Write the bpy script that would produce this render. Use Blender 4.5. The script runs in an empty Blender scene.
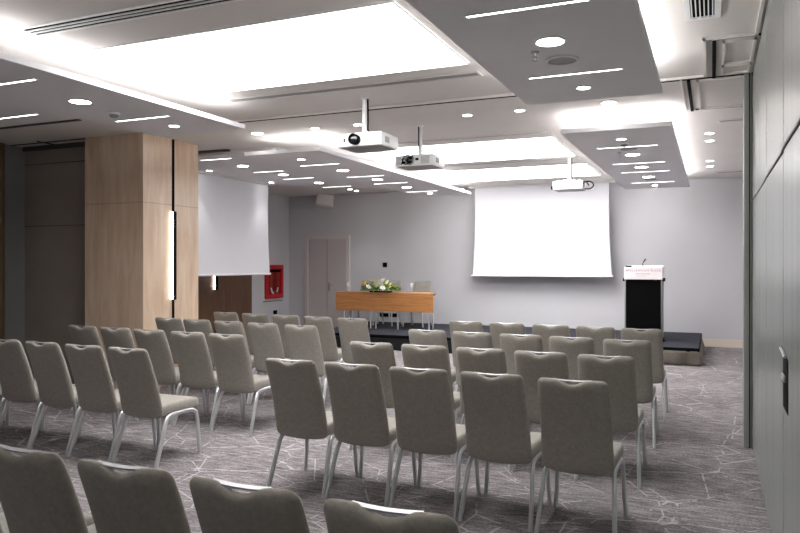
import bpy, bmesh, math, random
from mathutils import Vector, Matrix
random.seed(4)
scn = bpy.context.scene
COL = scn.collection
PI = math.pi

# ------------------------------------------------------------------ materials
def lin(c):
    c = c / 255.0
    return c / 12.92 if c <= 0.04045 else ((c + 0.055) / 1.055) ** 2.4
def rgb(r, g, b): return (lin(r), lin(g), lin(b), 1.0)

class NT:
    def __init__(s, name):
        s.m = bpy.data.materials.new(name); s.m.use_nodes = True
        s.t = s.m.node_tree; s.n = s.t.nodes; s.l = s.t.links
        s.b = s.n['Principled BSDF']
    def new(s, typ, **kw):
        nd = s.n.new(typ)
        for k, v in kw.items():
            if k.startswith('i_'): nd.inputs[k[2:].replace('_', ' ')].default_value = v
            else: setattr(nd, k, v)
        return nd
    def link(s, a, b): s.l.new(a, b)
    def coord(s, scale=(1, 1, 1), rot=(0, 0, 0), world=False):
        tc = s.new('ShaderNodeTexCoord'); mp = s.new('ShaderNodeMapping')
        mp.inputs['Scale'].default_value = scale; mp.inputs['Rotation'].default_value = rot
        if world:
            g = s.new('ShaderNodeNewGeometry'); s.link(g.outputs['Position'], mp.inputs['Vector'])
        else: s.link(tc.outputs['Object'], mp.inputs['Vector'])
        return mp.outputs['Vector']
    def ramp(s, fac, stops):
        r = s.new('ShaderNodeValToRGB'); e = r.color_ramp.elements
        e[0].position, e[0].color = stops[0]; e[1].position, e[1].color = stops[-1]
        for p, c in stops[1:-1]:
            x = e.new(p); x.color = c
        s.link(fac, r.inputs['Fac']); return r.outputs['Color']
    def math(s, op, a, b=None):
        m = s.new('ShaderNodeMath', operation=op)
        for i, v in enumerate((a, b)):
            if v is None: continue
            if isinstance(v, (int, float)): m.inputs[i].default_value = v
            else: s.link(v, m.inputs[i])
        return m.outputs[0]
    def mix(s, fac, a, b, mode='MIX'):
        m = s.new('ShaderNodeMix', data_type='RGBA', blend_type=mode)
        for sock, v in ((m.inputs['Factor'], fac), (m.inputs['A'], a), (m.inputs['B'], b)):
            if isinstance(v, (int, float, tuple)): sock.default_value = v
            else: s.link(v, sock)
        # the RGBA sockets share names with the float ones
        return m
    def mixc(s, fac, a, b, mode='MIX'):
        m = s.new('ShaderNodeMix', data_type='RGBA', blend_type=mode)
        f, A, B = m.inputs[0], m.inputs[6], m.inputs[7]
        for sock, v in ((f, fac), (A, a), (B, b)):
            if isinstance(v, (int, float, tuple)): sock.default_value = v
            else: s.link(v, sock)
        return m.outputs[2]
    def bump(s, h, strength=0.2, dist=0.01):
        b = s.new('ShaderNodeBump'); b.inputs['Strength'].default_value = strength; b.inputs['Distance'].default_value = dist
        s.link(h, b.inputs['Height']); s.link(b.outputs['Normal'], s.b.inputs['Normal'])
    def fin(s, rough=0.6, metal=0.0, spec=0.5):
        s.b.inputs['Roughness'].default_value = rough; s.b.inputs['Metallic'].default_value = metal
        s.b.inputs['Specular IOR Level'].default_value = spec
        return s.m

def plain(name, c, rough=0.6, metal=0.0, spec=0.5, var=0.06, scale=6.0):
    t = NT(name); v = t.coord()
    nz = t.new('ShaderNodeTexNoise'); nz.inputs['Scale'].default_value = scale; nz.inputs['Detail'].default_value = 4
    t.link(v, nz.inputs['Vector'])
    lo = tuple(x * (1 - var) for x in c[:3]) + (1,); hi = tuple(min(1, x * (1 + var)) for x in c[:3]) + (1,)
    t.link(t.ramp(nz.outputs['Fac'], [(0.3, lo), (0.7, hi)]), t.b.inputs['Base Color'])
    return t.fin(rough, metal, spec)

def emit(name, c, strength):
    t = NT(name)
    t.b.inputs['Base Color'].default_value = (0.9, 0.9, 0.9, 1)
    t.b.inputs['Emission Color'].default_value = c
    t.b.inputs['Emission Strength'].default_value = strength
    return t.m

def fabric(name, c, var=0.16, bs=0.25):
    t = NT(name); v = t.coord()
    n1 = t.new('ShaderNodeTexNoise'); n1.inputs['Scale'].default_value = 320; n1.inputs['Detail'].default_value = 3; t.link(v, n1.inputs['Vector'])
    n2 = t.new('ShaderNodeTexNoise'); n2.inputs['Scale'].default_value = 45; n2.inputs['Detail'].default_value = 5; t.link(v, n2.inputs['Vector'])
    f = t.math('ADD', t.math('MULTIPLY', n1.outputs['Fac'], 0.55), t.math('MULTIPLY', n2.outputs['Fac'], 0.45))
    lo = tuple(x * (1 - var * 1.6) for x in c[:3]) + (1,); hi = tuple(x * (1 + var * 1.6) for x in c[:3]) + (1,)
    t.link(t.ramp(f, [(0.32, lo), (0.68, hi)]), t.b.inputs['Base Color'])
    t.b.inputs['Sheen Weight'].default_value = 0.25; t.b.inputs['Sheen Roughness'].default_value = 0.5
    t.bump(n1.outputs['Fac'], bs, 0.002)
    return t.fin(0.92, 0, 0.2)

def carpet():
    t = NT('carpet'); v = t.coord(world=True)
    # short streaks across the room
    m2 = t.new('ShaderNodeMapping'); m2.inputs['Scale'].default_value = (3.0, 16.0, 1); t.link(v, m2.inputs['Vector'])
    st = t.new('ShaderNodeTexNoise'); st.inputs['Scale'].default_value = 1.8; st.inputs['Detail'].default_value = 6; st.inputs['Roughness'].default_value = 0.7
    t.link(m2.outputs['Vector'], st.inputs['Vector'])
    fine = t.new('ShaderNodeTexNoise'); fine.inputs['Scale'].default_value = 55; fine.inputs['Detail'].default_value = 4; t.link(v, fine.inputs['Vector'])
    big = t.new('ShaderNodeTexNoise'); big.inputs['Scale'].default_value = 0.9; big.inputs['Detail'].default_value = 3; t.link(v, big.inputs['Vector'])
    f = t.math('ADD', t.math('ADD', t.math('MULTIPLY', st.outputs['Fac'], 0.55), t.math('MULTIPLY', fine.outputs['Fac'], 0.30)), t.math('MULTIPLY', big.outputs['Fac'], 0.15))
    base = t.ramp(f, [(0.36, rgb(66, 63, 64)), (0.5, rgb(130, 124, 126)), (0.64, rgb(180, 174, 175))])
    # pale broken lines drawn as large polygons
    vo = t.new('ShaderNodeTexVoronoi', feature='DISTANCE_TO_EDGE'); vo.inputs['Scale'].default_value = 1.75
    t.link(v, vo.inputs['Vector'])
    brk = t.new('ShaderNodeTexNoise'); brk.inputs['Scale'].default_value = 9; brk.inputs['Detail'].default_value = 3; t.link(v, brk.inputs['Vector'])
    ln = t.math('MULTIPLY', t.math('LESS_THAN', vo.outputs['Distance'], 0.009), t.math('GREATER_THAN', brk.outputs['Fac'], 0.44))
    vo2 = t.new('ShaderNodeTexVoronoi', feature='DISTANCE_TO_EDGE'); vo2.inputs['Scale'].default_value = 1.1
    mp = t.new('ShaderNodeMapping'); mp.inputs['Location'].default_value = (3.3, 7.1, 0); mp.inputs['Rotation'].default_value = (0, 0, 0.6); t.link(v, mp.inputs['Vector']); t.link(mp.outputs['Vector'], vo2.inputs['Vector'])
    ln2 = t.math('MULTIPLY', t.math('LESS_THAN', vo2.outputs['Distance'], 0.006), t.math('GREATER_THAN', brk.outputs['Fac'], 0.5))
    lines = t.math('MULTIPLY', t.math('MAXIMUM', ln, ln2), 0.42)
    t.link(t.mixc(lines, base, rgb(222, 216, 216)), t.b.inputs['Base Color'])
    t.bump(fine.outputs['Fac'], 0.35, 0.006)
    return t.fin(0.95, 0, 0.15)

def travertine(name, a, b, c):
    t = NT(name); v = t.coord(scale=(1, 1, 0.12), world=True)
    n = t.new('ShaderNodeTexNoise'); n.inputs['Scale'].default_value = 9; n.inputs['Detail'].default_value = 8; n.inputs['Roughness'].default_value = 0.65; n.inputs['Distortion'].default_value = 0.4
    t.link(v, n.inputs['Vector'])
    v2 = t.coord(scale=(1, 1, 0.5), world=True)
    n2 = t.new('ShaderNodeTexNoise'); n2.inputs['Scale'].default_value = 2.2; n2.inputs['Detail'].default_value = 5; t.link(v2, n2.inputs['Vector'])
    f = t.math('ADD', t.math('MULTIPLY', n.outputs['Fac'], 0.7), t.math('MULTIPLY', n2.outputs['Fac'], 0.3))
    col = t.ramp(f, [(0.34, a), (0.5, b), (0.66, c)])
    # fine horizontal slab joints
    g = t.new('ShaderNodeNewGeometry'); sp = t.new('ShaderNodeSeparateXYZ'); t.link(g.outputs['Position'], sp.inputs[0])
    z = t.math('ABSOLUTE', t.math('SUBTRACT', t.math('FRACT', t.math('DIVIDE', t.math('SUBTRACT', sp.outputs['Z'], 1.257), 2.4)), 0.5))
    j = t.math('MULTIPLY', t.math('LESS_THAN', z, 0.0035), 0.35)
    t.link(t.mixc(j, col, rgb(150, 125, 98)), t.b.inputs['Base Color'])
    return t.fin(0.28, 0, 0.5)

def wood(name, a, b, scale=(1, 14, 14), rough=0.4, world=True):
    t = NT(name); v = t.coord(scale=scale, world=world)
    n = t.new('ShaderNodeTexNoise'); n.inputs['Scale'].default_value = 2.4; n.inputs['Detail'].default_value = 7; n.inputs['Roughness'].default_value = 0.6; n.inputs['Distortion'].default_value = 0.6
    t.link(v, n.inputs['Vector'])
    t.link(t.ramp(n.outputs['Fac'], [(0.3, a), (0.7, b)]), t.b.inputs['Base Color'])
    return t.fin(rough)

def laminate():
    t = NT('partition_laminate'); v = t.coord(scale=(6, 6, 0.06), world=True)
    n = t.new('ShaderNodeTexNoise'); n.inputs['Scale'].default_value = 5; n.inputs['Detail'].default_value = 6; t.link(v, n.inputs['Vector'])
    t.link(t.ramp(n.outputs['Fac'], [(0.3, rgb(131, 137, 134)), (0.7, rgb(144, 150, 147))]), t.b.inputs['Base Color'])
    return t.fin(0.27, 0.0, 0.65)

M = {}
M['ceiling'] = plain('ceiling_paint', rgb(224, 220, 217), 0.85, 0, 0.2, 0.02, 1.5)
M['soffit'] = plain('soffit_paint', rgb(226, 225, 228), 0.8, 0, 0.2, 0.02, 1.5)
M['wall'] = plain('wall_paint', rgb(206, 205, 209), 0.75, 0, 0.3, 0.02, 1.2)
M['wall_taupe'] = plain('wall_covering', rgb(176, 169, 165), 0.7, 0, 0.3, 0.03, 1.2)
M['dark_panel'] = plain('dark_partition', rgb(152, 143, 135), 0.6, 0, 0.3, 0.05, 2)
M['blue_grey'] = plain('blue_grey_panel', rgb(130, 130, 129), 0.5, 0, 0.4, 0.04, 2)
M['brown_metal'] = plain('brown_metal', rgb(110, 92, 70), 0.45, 0.3, 0.5, 0.05)
M['carpet'] = carpet()
M['stone'] = travertine('travertine', rgb(204, 174, 145), rgb(220, 194, 168), rgb(233, 213, 193))
M['skirting'] = plain('stone_skirting', rgb(226, 212, 198), 0.4, 0, 0.5, 0.05, 3)
M['walnut'] = wood('walnut_veneer', rgb(86, 60, 44), rgb(122, 88, 66), (12, 12, 0.7))
M['cherry'] = wood('cherry_veneer', rgb(170, 110, 62), rgb(204, 146, 92), (0.8, 10, 12))
M['door'] = plain('door_paint', rgb(198, 192, 190), 0.5, 0, 0.4, 0.02)
M['frame'] = plain('door_frame_paint', rgb(212, 207, 205), 0.5, 0, 0.4, 0.02)
M['laminate'] = laminate()
M['post'] = plain('post_metal', rgb(156, 160, 156), 0.45, 0.4, 0.5, 0.04)
M['black'] = plain('black_finish', rgb(8, 8, 9), 0.75, 0, 0.08, 0.1)
M['black_gap'] = plain('black_gap', rgb(12, 11, 11), 0.9, 0, 0.1, 0.1)
M['black_cloth'] = fabric('black_cloth', rgb(22, 22, 24), 0.2)
M['chair_fabric'] = fabric('taupe_weave', rgb(151, 146, 138), 0.13)
M['silver'] = plain('silver_metal', rgb(214, 215, 218), 0.36, 0.7, 0.5, 0.03)
M['steel'] = plain('brushed_steel', rgb(150, 150, 153), 0.45, 0.6, 0.5, 0.04)
M['chrome'] = plain('bright_metal', rgb(186, 186, 189), 0.48, 0.8, 0.5, 0.02)
M['white'] = plain('white_plastic', rgb(244, 244, 245), 0.45, 0, 0.5, 0.02)
M['offwhite'] = plain('offwhite_metal', rgb(232, 229, 225), 0.5, 0, 0.4, 0.02)
M['grey_plastic'] = plain('grey_plastic', rgb(150, 150, 152), 0.5, 0, 0.4, 0.03)
M['screen'] = plain('screen_fabric', rgb(230, 230, 235), 0.9, 0, 0.1, 0.005)
M['speaker_cloth'] = plain('speaker_cloth', rgb(232, 230, 228), 0.7, 0, 0.3, 0.04, 80)
M['slot_dark'] = plain('vent_slot', rgb(84, 80, 80), 0.7, 0, 0.2, 0.05)
M['stage_top'] = plain('stage_carpet', rgb(56, 57, 64), 0.9, 0, 0.1, 0.15, 60)
M['taupe_cloth'] = fabric('taupe_cloth', rgb(104, 98, 90), 0.15)
M['red'] = plain('red_enamel', rgb(196, 22, 36), 0.35, 0, 0.5, 0.04)
M['red_dark'] = plain('red_interior', rgb(120, 24, 28), 0.5, 0, 0.4, 0.08)
M['hose'] = plain('flat_hose', rgb(168, 60, 48), 0.7, 0, 0.3, 0.15, 40)
M['lens'] = plain('lens_glass', rgb(20, 22, 28), 0.08, 0, 0.8, 0.1)
M['sign'] = plain('sign_white', rgb(240, 234, 236), 0.4, 0, 0.4, 0.01)
M['sign_ink'] = plain('sign_ink', rgb(186, 142, 150), 0.6, 0, 0.3, 0.03)
M['leaf'] = plain('leaf_green', rgb(84, 136, 40), 0.5, 0, 0.4, 0.4, 30)
M['leaf_lime'] = plain('leaf_lime', rgb(156, 186, 66), 0.5, 0, 0.4, 0.25, 30)
M['petal_white'] = plain('petal_white', rgb(246, 244, 232), 0.6, 0, 0.3, 0.03)
M['petal_cream'] = plain('petal_cream', rgb(240, 232, 170), 0.6, 0, 0.3, 0.05)
M['petal_peach'] = plain('petal_peach', rgb(246, 196, 130), 0.6, 0, 0.3, 0.06)
M['petal_pink'] = plain('petal_pink', rgb(240, 200, 206), 0.6, 0, 0.3, 0.04)
gl = NT('clear_glass'); gl.b.inputs['Transmission Weight'].default_value = 0.55; gl.b.inputs['IOR'].default_value = 1.3
gl.b.inputs['Base Color'].default_value = (0.97, 0.97, 0.98, 1); M['glass'] = gl.fin(0.05)
WHITE = (1.0, 0.975, 0.955, 1)
M['panel_light'] = emit('luminous_ceiling', (1.0, 0.99, 0.985, 1), 5.2)
M['cove_light'] = emit('cove_strip', (1.0, 0.98, 0.965, 1), 11.0)
M['down_light'] = emit('downlight_lens', (1, 0.98, 0.95, 1), 14.0)
M['slot_light'] = emit('linear_lens', (1, 0.97, 0.94, 1), 4.5)
M['lamp_light'] = emit('wall_lamp_lens', (1, 0.97, 0.94, 1), 6.0)

# ------------------------------------------------------------------ geometry
class MB:
    def __init__(s): s.bm = bmesh.new()
    def box(s, x0, x1, y0, y1, z0, z1, bev=0.0, seg=2, mat=None):
        r = bmesh.ops.create_cube(s.bm, size=1.0)
        vs = r['verts']
        for v in vs:
            v.co = Vector(((x0 + x1) / 2 + v.co.x * (x1 - x0), (y0 + y1) / 2 + v.co.y * (y1 - y0), (z0 + z1) / 2 + v.co.z * (z1 - z0)))
        if mat is not None:
            for v in vs: v.co = mat @ v.co
        if bev > 0:
            es = list({e for v in vs for e in v.link_edges})
            bmesh.ops.bevel(s.bm, geom=es, offset=bev, segments=seg, profile=0.5, affect='EDGES')
        return s
    def tube(s, pts, r, n=10, cap=True, flat=1.0, up=None):
        pts = [Vector(p) for p in pts]; rings = []
        prev = None
        for i, p in enumerate(pts):
            d = (pts[min(i + 1, len(pts) - 1)] - pts[max(i - 1, 0)]).normalized()
            if prev is None:
                a = Vector(up) if up else (Vector((1, 0, 0)) if abs(d.x) < 0.9 else Vector((0, 1, 0)))
            else: a = prev
            a = (a - d * a.dot(d)).normalized(); b = d.cross(a); prev = a
            rr = r[i] if isinstance(r, (list, tuple)) else r
            rings.append([s.bm.verts.new(p + a * rr * math.cos(2 * PI * k / n) + b * rr * flat * math.sin(2 * PI * k / n)) for k in range(n)])
        for i in range(len(rings) - 1):
            for k in range(n):
                s.bm.faces.new((rings[i][k], rings[i][(k + 1) % n], rings[i + 1][(k + 1) % n], rings[i + 1][k]))
        if cap:
            s.bm.faces.new(rings[0][::-1]); s.bm.faces.new(rings[-1])
        return s
    def lathe(s, prof, c=(0, 0, 0), n=20, axis='Z', mat=None):
        rings = []
        for (r, h) in prof:
            ring = []
            for k in range(n):
                a = 2 * PI * k / n
                p = Vector((max(r, 1e-4) * math.cos(a), max(r, 1e-4) * math.sin(a), h))
                if axis == 'Y': p = Vector((p.x, p.z, p.y))
                if axis == 'X': p = Vector((p.z, p.x, p.y))
                if mat is not None: p = mat @ p
                ring.append(s.bm.verts.new(p + Vector(c)))
            rings.append(ring)
        for i in range(len(rings) - 1):
            for k in range(n):
                s.bm.faces.new((rings[i][k], rings[i][(k + 1) % n], rings[i + 1][(k + 1) % n], rings[i + 1][k]))
        s.bm.faces.new(rings[0][::-1]); s.bm.faces.new(rings[-1])
        return s
    def prism(s, poly, z0, z1):
        lo = [s.bm.verts.new((x, y, z0)) for x, y in poly]; hi = [s.bm.verts.new((x, y, z1)) for x, y in poly]
        n = len(poly); s.bm.faces.new(lo[::-1]); s.bm.faces.new(hi)
        for i in range(n): s.bm.faces.new((lo[i], lo[(i + 1) % n], hi[(i + 1) % n], hi[i]))
        return s
    def prism_x(s, poly, x0, x1):            # profile in (y, z), extruded along x
        lo = [s.bm.verts.new((x0, y, z)) for y, z in poly]; hi = [s.bm.verts.new((x1, y, z)) for y, z in poly]
        n = len(poly); s.bm.faces.new(lo); s.bm.faces.new(hi[::-1])
        for i in range(n): s.bm.faces.new((lo[(i + 1) % n], lo[i], hi[i], hi[(i + 1) % n]))
        return s
    def sheet(s, rows, close=False):
        g = [[s.bm.verts.new(p) for p in r] for r in rows]
        for i in range(len(g) - 1):
            for j in range(len(g[0]) - 1):
                s.bm.faces.new((g[i][j], g[i][j + 1], g[i + 1][j + 1], g[i + 1][j]))
        return g
    def mesh(s, name, mat, smooth=True):
        bmesh.ops.recalc_face_normals(s.bm, faces=s.bm.faces[:])
        me = bpy.data.meshes.new(name); s.bm.to_mesh(me); s.bm.free()
        if smooth:
            for p in me.polygons: p.use_smooth = True
            try: me.set_sharp_from_angle(angle=math.radians(38))
            except Exception: pass
        me.materials.append(M[mat] if isinstance(mat, str) else mat)
        return me
    def build(s, name, mat, parent=None, loc=(0, 0, 0), rot=(0, 0, 0), smooth=True):
        o = bpy.data.objects.new(name, s.mesh(name, mat, smooth)); COL.objects.link(o)
        o.location = loc; o.rotation_euler = rot
        if parent is not None: o.parent = parent
        return o

def tag(o, label=None, cat=None, group=None, kind=None):
    if label: o['label'] = label
    if cat: o['category'] = cat
    if group: o['group'] = group
    if kind: o['kind'] = kind
    return o
def thing(name, label, cat, loc=(0, 0, 0), rz=0.0, group=None):
    o = bpy.data.objects.new(name, None); COL.objects.link(o); o.location = loc; o.rotation_euler = (0, 0, rz); o.empty_display_size = 0.1
    return tag(o, label, cat, group)
def struct(mb, name, mat, label=None, smooth=False, cat=None):
    o = mb.build(name, mat, smooth=smooth); o['kind'] = 'structure'
    if label: o['label'] = label
    o['category'] = cat or name.split('_')[0]
    return o
def kids(o): return [c for c in bpy.data.objects if c.parent == o]
def copy_tree(o, kidmap, parent=None):
    c = o.copy(); COL.objects.link(c)
    if parent is not None: c.parent = parent
    for ch in kidmap.get(o, []): copy_tree(ch, kidmap, c)
    return c
def kid_map(root):
    m = {}; st = [root]
    while st:
        o = st.pop(); m[o] = kids(o); st += m[o]
    return m
def arc(c, r, a0, a1, n, plane='yz', x=0.0):
    out = []
    for i in range(n + 1):
        a = math.radians(a0 + (a1 - a0) * i / n)
        out.append((x, c[0] + r * math.cos(a), c[1] + r * math.sin(a)))
    return out

ZC = 3.36          # main ceiling
ZS = 3.10          # underside of dropped panels
YB = 15.58         # stage wall
XL = -9.87         # far left wall
XP = 0.33          # folding partition face

# ------------------------------------------------------------------ room shell
struct(MB().box(-12, 1.3, -3.6, YB + .1, -.1, 0), 'floor', 'carpet', 'grey patterned carpet with pale broken lines')
struct(MB().box(-12, 1.3, -3.6, YB + .1, ZC, ZC + .12), 'ceiling', 'ceiling', 'off white plaster ceiling')
struct(MB().box(-12, 1.3, YB, YB + .15, 0, ZC), 'wall_back', 'wall', 'grey wall behind the stage')
struct(MB().box(XL - .15, XL, 7.9, YB, 0, ZC), 'wall_left', 'wall', 'grey wall beside the stage with the red cabinet')
struct(MB().box(-12, 1.3, -3.6, -3.5, 0, ZC), 'wall_rear', 'wall', 'grey wall behind the seats')
struct(MB().box(1.15, 1.3, -3.5, YB, 0, ZC), 'wall_right', 'wall', 'grey wall beyond the partition')
struct(MB().box(-9.5, -9.38, -3.5, 7.05, 0, ZC), 'wall_side', 'wall_taupe', 'taupe side wall')
struct(MB().box(-8.0, 1.15, YB - .018, YB, 0, .15), 'baseboard_back', 'skirting', 'pale stone skirting along the stage wall')
struct(MB().box(XL, XL + .018, 9, YB, 0, .12), 'baseboard_left', 'skirting')

# alcove beside the column
b = MB(); b.box(-9.28, -7.80, 7.45, 7.6, 0, 3.30)
struct(b, 'wall_alcove', 'dark_panel', 'dark taupe panels closing the alcove beside the stone column')
b = MB()
for z in (2.2, 3.10): b.box(-9.27, -7.78, 7.444, 7.452, z - .004, z + .004)
struct(b, 'trim_1', 'slot_dark', 'shadow joints of the alcove panels')
struct(MB().box(-9.38, -9.26, 7.08, 7.6, 0, ZC), 'wall_alcove_side', 'blue_grey', 'blue grey side of the alcove')
struct(MB().box(-9.42, -9.17, 7.0, 7.06, 0, ZC, .01), 'trim_2', 'brown_metal', 'brown metal post at the edge of the alcove')
struct(MB().box(-7.87, -7.802, 7.4, 7.5, 0, 3.32), 'trim_3', 'black_gap', 'dark jamb beside the stone column')
struct(MB().box(-9.25, -7.78, 7.40, 7.45, 3.30, ZC).box(-9.25, -7.78, 7.2, 7.215, 3.345, ZC).box(-8.6, -8.585, 7.1, 7.44, 3.345, ZC), 'trim_4', 'slot_dark', 'ceiling track in the alcove')

# stone column
col = MB().box(-7.80, -6.78, 7.2, 8.29, 0, ZC).build('column', 'stone', smooth=False)
tag(col, 'beige travertine clad column with a slim vertical lamp', 'column', kind='structure')
MB().box(-6.782, -6.774, 7.74, 7.785, 0, ZC).build('groove', 'black_gap', col, smooth=False)
wl = thing('wall_lamp', 'tall slim wall lamp with glowing edge on the stone column', 'lamp', (-6.78, 7.745, 1.16))
MB().box(0, .04, -.008, .045, 0, 1.21, .004).build('body', 'black', wl)
MB().box(.002, .030, -.022, -.008, .01, 1.2, .003).build('diffuser', 'lamp_light', wl)
# walnut panel with lamp on the left wall
struct(MB().box(XL, XL + .03, 10.6, 13.93, 0, 2.6), 'trim_5', 'walnut', 'walnut wall panel beneath the side screen')
wl = thing('wall_lamp', 'slim wall lamp on the walnut panel, partly behind the side screen', 'lamp', (XL + .03, 12.56, 1.09))
MB().box(0, .05, -.012, .075, 0, 1.2, .004).build('body', 'black', wl)
MB().box(.004, .03, -.03, -.012, .01, 1.19, .003).build('diffuser', 'lamp_light', wl)

# ------------------------------------------------------------------ double door in the stage wall
d = MB().box(-9.285, -8.205, YB - .03, YB + .02, 0, 2.27).build('door_1', 'door', smooth=False)
tag(d, 'pale taupe double door in the stage wall', 'door', kind='structure')
b = MB(); b.box(-9.37, -9.285, YB - .05, YB, 0, 2.355); b.box(-8.205, -8.12, YB - .05, YB, 0, 2.355); b.box(-9.285, -8.205, YB - .05, YB, 2.27, 2.355)
b.build('door_frame', 'frame', d, smooth=False)
MB().box(-8.752, -8.744, YB - .034, YB - .028, 0, 2.27).build('leaf_joint', 'slot_dark', d, smooth=False)
h = MB().box(-8.71, -8.67, YB - .04, YB - .03, .98, 1.20, .004)
h.tube([(-8.69, YB - .035, 1.14), (-8.69, YB - .085, 1.14), (-8.56, YB - .085, 1.14)], .011, 8)
h.build('door_handle', 'grey_plastic', d)

# ------------------------------------------------------------------ folding partition on the right
pt = MB()
ys = [-3.4, -2.2, -.95, .3, 1.55, 2.8, 4.076, 5.33, 7.12]
for i in range(len(ys) - 1):
    pt.box(XP, XP + .1, ys[i] + .006, ys[i + 1] - .006, .015, 3.33, .003, 1)
pt = pt.build('wall_partition', 'laminate', smooth=False)
tag(pt, 'tall grey green folding partition running beside the seats', 'wall', kind='structure')
MB().box(XP + .02, XP + .08, -3.4, 7.1, .0, 3.36).build('seal_strip', 'black_gap', pt, smooth=False)
b = MB(); b.box(XP - .004, XP + .002, 5.33, 7.10, 2.210, 2.219); b.box(XP - .006, XP + .002, 4.08, 5.33, 2.212, 2.228); b.box(XP - .007, XP + .002, -2, 4.08, 2.222, 2.238)
b.build('head_joint', 'slot_dark', pt, smooth=False)
b = MB(); b.box(XP - .004, XP + .03, 3.82, 4.07, .93, 1.20, .012, 3)
h = b.build('door_pull', 'black', pt); h['label'] = 'black recessed pull'
MB().tube([(XP - .012, 4.09, 1.225), (XP - .014, 3.98, 1.222), (XP - .012, 3.86, 1.205)], .007, 8).build('latch_lever', 'chrome', h)
MB().box(XP - .012, XP, 3.92, 4.07, 1.075, 1.105, .004).build('latch_bolt', 'chrome', h)
struct(MB().box(.262, XP + .1, 7.13, 7.36, 0, ZC, .006), 'trim_6', 'post', 'grey metal post at the end of the partition')
struct(MB().box(.304, .312, 7.126, 7.132, 0, ZC).box(.326, .334, 7.10, 7.13, 0, ZC), 'trim_7', 'black_gap', 'dark grooves of the partition post')
# ceiling tracks and trims by the partition
b = MB()
def strip(b, x0, y0, x1, y1, w, z0, z1):
    b.box(min(x0, x1) - w / 2, max(x0, x1) + w / 2, min(y0, y1) - w / 2, max(y0, y1) + w / 2, z0, z1)
strip(b, .302, -2, .302, 5.89, .024, ZC - .022, ZC)
strip(b, .302, 5.89, -.055, 5.89, .024, ZC - .022, ZC)
strip(b, -.055, 5.89, -.055, 7.03, .024, ZC - .022, ZC)
strip(b, -.055, 7.03, -5.4, 7.03, .024, ZC - .022, ZC)
struct(b, 'trim_8', 'offwhite', 'white metal edge of the ceiling bay')
b = MB()
strip(b, .33, 5.93, -.02, 5.93, .014, ZC - .014, ZC)
strip(b, .016, 5.96, .016, 7.11, .03, ZC - .02, ZC)
strip(b, .30, 7.15, -6.6, 7.15, .04, ZC - .003, ZC)
strip(b, -.20, 7.17, -.20, 8.55, .03, ZC - .02, ZC)
strip(b, -.16, 8.55, 1.1, 8.55, .014, ZC - .012, ZC)
struct(b, 'trim_9', 'black_gap', 'dark partition tracks in the ceiling')
b = MB()
for (x0, x1, y0, y1) in ((.085, .30, 6.02, 6.68), (.085, .30, 6.76, 7.02), (-.12, 1.0, 7.2, 8.5)):
    strip(b, x0, y0, x1, y0, .02, ZC - .018, ZC); strip(b, x0, y1, x1, y1, .02, ZC - .018, ZC)
    strip(b, x0, y0, x0, y1, .02, ZC - .018, ZC); strip(b, x1, y0, x1, y1, .02, ZC - .018, ZC)
strip(b, -.265, 7.15, -.265, 8.55, .02, ZC - .018, ZC)
struct(b, 'trim_10', 'offwhite', 'white edges of the ceiling access panels')

# ------------------------------------------------------------------ dropped ceiling panels with coves
def dropped(label, x0, x1, y0, y1, bx0, bx1, by0, by1, strips):
    o = MB().box(x0, x1, y0, y1, ZS, ZS + .05, .003, 1).build('dropped_ceiling_panel', 'soffit', smooth=False)
    tag(o, label, 'ceiling panel', 'dropped ceiling panels with hidden cove light', 'structure')
    MB().box(bx0, bx1, by0, by1, ZS + .03, ZC).build('support', 'ceiling', o, smooth=False)
    b = MB()
    for (sx0, sx1, sy0, sy1) in strips: b.box(sx0, sx1, sy0, sy1, ZS + .051, ZS + (.12 if abs(sy1 - y1) < .01 else .065))
    b.build('cove_strip', 'cove_light', o, smooth=False)
    return o
cw = .03; ci = .13
def ring(x0, x1, y0, y1, sides):
    out = []
    if 'l' in sides: out.append((x0 + ci, x0 + ci + cw, y0 + ci, y1 - ci))
    if 'r' in sides: out.append((x1 - ci - cw, x1 - ci, y0 + ci, y1 - ci))
    if 'n' in sides: out.append((x0 + ci + cw, x1 - ci - cw, y0 + .34, y0 + .34 + cw))
    if 'f' in sides: out.append((x0 + ci + cw, x1 - ci - cw, y1 - .036, y1 - .003))
    return out
RX0, RX1 = -1.55, -.385
LX0, LX1 = -5.76, -4.60
dropped('grey dropped ceiling panel over the lectern side chairs, close overhead', RX0, RX1, -2.5, 6.47, RX0 + .42, RX1 - .42, -2.4, 5.2, ring(RX0, RX1, -2.5, 6.47, 'lrf'))
dropped('grey dropped ceiling panel running above the lectern towards the stage wall', RX0, RX1, 8.03, 14.5, RX0 + .42, RX1 - .42, 9.4, 13.4, ring(RX0, RX1, 8.03, 14.5, 'lrnf'))
dropped('grey dropped ceiling panel in front of the stone column', LX0, LX1, -2.5, 6.39, LX0 + .02, LX0 + .2, -2.4, 5.2, ring(LX0, LX1, -2.5, 6.39, 'r'))
dropped('grey dropped ceiling panel between the side screen and the projectors', LX0, LX1, 7.98, 14.27, LX0 + .02, LX0 + .2, 9.2, 13.4, ring(LX0, LX1, 7.98, 14.27, 'rnf'))
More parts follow.
